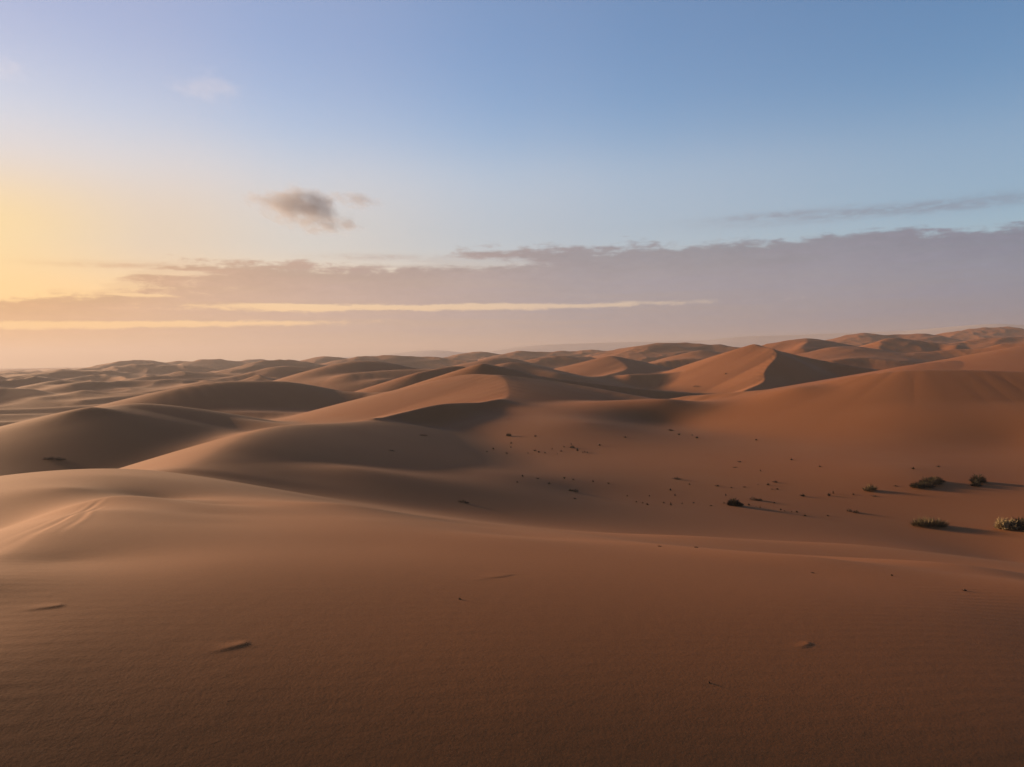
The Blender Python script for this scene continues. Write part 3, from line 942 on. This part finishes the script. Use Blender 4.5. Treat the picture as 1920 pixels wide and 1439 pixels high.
SLOPE = ('tiny dark dry tuft on the shaded slope under the sharp crest', 'dry tufts on the shaded slope')
BANK = ('tiny brown tuft on the low bank below the shaded slope', 'dry tufts on the low bank')
FLOOR = ('tiny brown tuft on the hollow floor around the round bush', 'dry tufts around the round bush')
RISE = ('tiny dark tuft on the reddish slope above the hollow floor', 'dry tufts on the reddish slope')
CREST = ('tiny withered sprig poking from the bright band of foreground sand', 'withered sprigs on the foreground sand')
for (lab, grp), ps in (
    (SLOPE, [(925, 843, 5, 4), (958, 832, 8, 4), (958, 840, 4, 4), (950, 851, 7, 3), (1003, 819, 8, 4), (1003, 846, 9, 3), (1010, 849, 6, 4), (1022, 850, 4, 3), (1053, 847, 7, 3), (1058, 839, 5, 3), (1083, 846, 6, 7), (1097, 849, 4, 4), (1101, 850, 5, 4),
             (1124, 836, 8, 5), (1093, 850, 3, 3), (990, 851, 4, 3), (1035, 843, 3, 3), (1173, 821, 14, 4), (735, 846, 16, 3), (1071, 834, 3, 3), (913, 848, 4, 3), (1045, 852, 3, 2)]),
    (BANK, [(980, 894, 6, 4), (1008, 898, 9, 3), (1030, 908, 8, 4), (1058, 898, 6, 5), (1075, 900, 7, 3), (1112, 904, 5, 4), (1140, 907, 9, 3), (1078, 936, 10, 3), (970, 905, 5, 3), (1193, 942, 4, 3), (1214, 947, 7, 4), (1245, 944, 6, 4), (1258, 948, 5, 7), (1257, 920, 6, 5), (1266, 930, 4, 5),
            (1279, 945, 6, 3), (1218, 931, 4, 3), (1176, 931, 4, 3), (1300, 944, 6, 3), (1205, 944, 4, 3), (1270, 899, 22, 5), (1293, 909, 6, 3)]),
    (FLOOR, [(1346, 912, 12, 3), (1440, 910, 8, 5), (1455, 905, 13, 4), (1426, 884, 5, 3), (1458, 918, 8, 3), (1421, 909, 3, 2), (1405, 948, 8, 4), (1452, 944, 7, 4), (1464, 957, 4, 4), (1471, 959, 4, 2), (1494, 961, 7, 4), (1509, 968, 9, 3), (1552, 968, 8, 3), (1506, 931, 14, 6), (1372, 915, 8, 2),
             (1395, 914, 10, 2), (1361, 930, 4, 4), (1425, 952, 5, 2), (1484, 960, 5, 2), (1357, 944, 8, 3), (1333, 949, 9, 2), (1447, 918, 8, 2)]),
    (RISE, [(1418, 826, 6, 3), (1484, 863, 7, 4), (1387, 867, 9, 3), (1379, 877, 12, 2), (1537, 876, 7, 3), (1555, 930, 11, 6), (1562, 926, 3, 6), (1600, 928, 7, 3), (1638, 931, 14, 3), (1258, 808, 18, 4), (1273, 816, 9, 4), (1306, 822, 8, 4), (1298, 817, 4, 3), (1712, 880, 10, 4), (1760, 876, 10, 3), (1680, 912, 12, 2), (1361, 702, 6, 3)]),
    (CREST, [(1236, 1025, 9, 2), (1305, 1027, 11, 2), (1524, 1075, 7, 2), (1672, 1080, 5, 3), (1810, 1108, 12, 3), (862, 1124, 6, 3), (1330, 1281, 4, 3)])):
    for p in ps:
        tuft(*p, lab, grp, M_TWIG if random.random() < .75 else M_DARK)

# ------------------------------------------------------------------ twigs that hold the small drifts of the near slope
for (p0, p1, *_), lab in zip(DRIFTS, ('bent dry twig at the tip of the lower thin sand drift', 'bent dry twig at the tip of the level sand drift below the grooves', None, 'tiny dry twig at the tip of the short sand drift on bare sand')):
    if lab is None:
        continue
    o = hit(*p1)
    m = MB()
    for k in range(3):
        m.stick(Vector((-.004 * k, 0, -.006)), Vector((random.uniform(-.9, .3), random.uniform(-.3, .3), .7)), random.uniform(.008, .018), .0016, .4)
    ob = add('twig', m.mesh('twig'), M_TWIG, None, label=lab, category='twig', group='twigs at the tips of small sand drifts')
    ob.location = o

# ------------------------------------------------------------------ loose clouds, well beyond the haze
import bmesh
def cloud(px, py, wpx, hpx, dist, label, dens, col, seed, soft=0.0, tilt=0.0):
    m, g = new_mat('cloud')
    o = g.n('ShaderNodeOutputMaterial')
    v = g.n('ShaderNodeVolumePrincipled')
    g.t.links.new(v.outputs[0], o.inputs['Volume'])
    P = g.n('ShaderNodeTexCoord').outputs['Object']
    mp = g.n('ShaderNodeVectorMath', operation='ADD')
    g.put(mp.inputs[0], P)
    mp.inputs[1].default_value = (seed, seed * .7, seed * 1.3)
    sc_ = g.n('ShaderNodeVectorMath', operation='MULTIPLY')
    g.put(sc_.inputs[0], mp.outputs[0])
    sc_.inputs[1].default_value = (1.0, 1.0, 0.62)
    ln = g.n('ShaderNodeVectorMath', operation='LENGTH')
    g.put(ln.inputs[0], P)
    n1 = g.noise(sc_.outputs[0], 2.3, 6.0, 0.62)
    f = g.m('SUBTRACT', 0.62, g.m('MULTIPLY', ln.outputs['Value'], 0.85))
    f = g.m('ADD', f, g.m('MULTIPLY', g.m('SUBTRACT', n1, 0.5), 2.2))
    g.put(v.inputs['Density'], g.m('MULTIPLY', g.smooth(f, 0.0, 0.35 + soft), dens))
    v.inputs['Color'].default_value = (*col, 1)
    v.inputs['Anisotropy'].default_value = 0.1
    bm = bmesh.new()
    bmesh.ops.create_icosphere(bm, subdivisions=3, radius=1.0)
    for q in bm.verts:
        n = math.sin(q.co.x * 3 + seed) * math.cos(q.co.y * 2.3 + seed) * .08
        q.co *= 1.0 + n
    me = bpy.data.meshes.new('cloud')
    bm.to_mesh(me)
    bm.free()
    ob = add('cloud', me, m, None, label=label, category='cloud', group='loose clouds above the bank')
    c = at(px, py, dist)
    d = c.length
    ob.location = c
    ob.scale = (wpx * d / FOC * .62, wpx * d / FOC * .45, hpx * d / FOC * .62)
    ob.rotation_euler = (0, tilt, -math.atan2(c.x, c.y))
    return ob
cloud(572, 394, 190, 72, 7600, 'small ragged mauve-grey cloud floating above the long cloud bank', .006, (.40, .385, .40), 3.1, .1, math.radians(14))
cloud(668, 375, 105, 30, 7900, 'thin grey cloud scrap beside the ragged mauve-grey cloud', .0036, (.38, .38, .41), 8.4, .2, math.radians(8))
cloud(8, 130, 90, 44, 8200, 'faint beige smudge of cloud at the warm side of the sky', .0006, (.80, .74, .66), 2.2, .5, 0.0)
cloud(388, 168, 150, 60, 8200, 'faint pale beige wisp of cloud high in the blue sky', .0005, (.80, .74, .66), 5.9, .5, math.radians(6))

# ------------------------------------------------------------------ haze
def box_mesh(name, lo, hi):
    v = [(x, y, z) for x in (lo[0], hi[0]) for y in (lo[1], hi[1]) for z in (lo[2], hi[2])]
    f = [(0, 1, 3, 2), (4, 6, 7, 5), (0, 4, 5, 1), (2, 3, 7, 6), (0, 2, 6, 4), (1, 5, 7, 3)]
    me = bpy.data.meshes.new(name)
    me.from_pydata(v, [], f)
    return me
HZ = 1
if HZ:
    m, g = new_mat('haze')
    o = g.n('ShaderNodeOutputMaterial')
    v = g.n('ShaderNodeVolumePrincipled')
    v.inputs['Color'].default_value = (0.36, 0.333, 0.345, 1)
    v.inputs['Density'].default_value = 3.5e-4
    v.inputs['Anisotropy'].default_value = 0.25
    g.t.links.new(v.outputs[0], o.inputs['Volume'])
    zmin, zmax = float(gz.min()), float(gz.max())
    add('haze', box_mesh('haze', (-5100, -5100, zmin - 1), (5100, 5100, zmax + 2)), m, kind='stuff')
    print('z range', zmin, zmax)
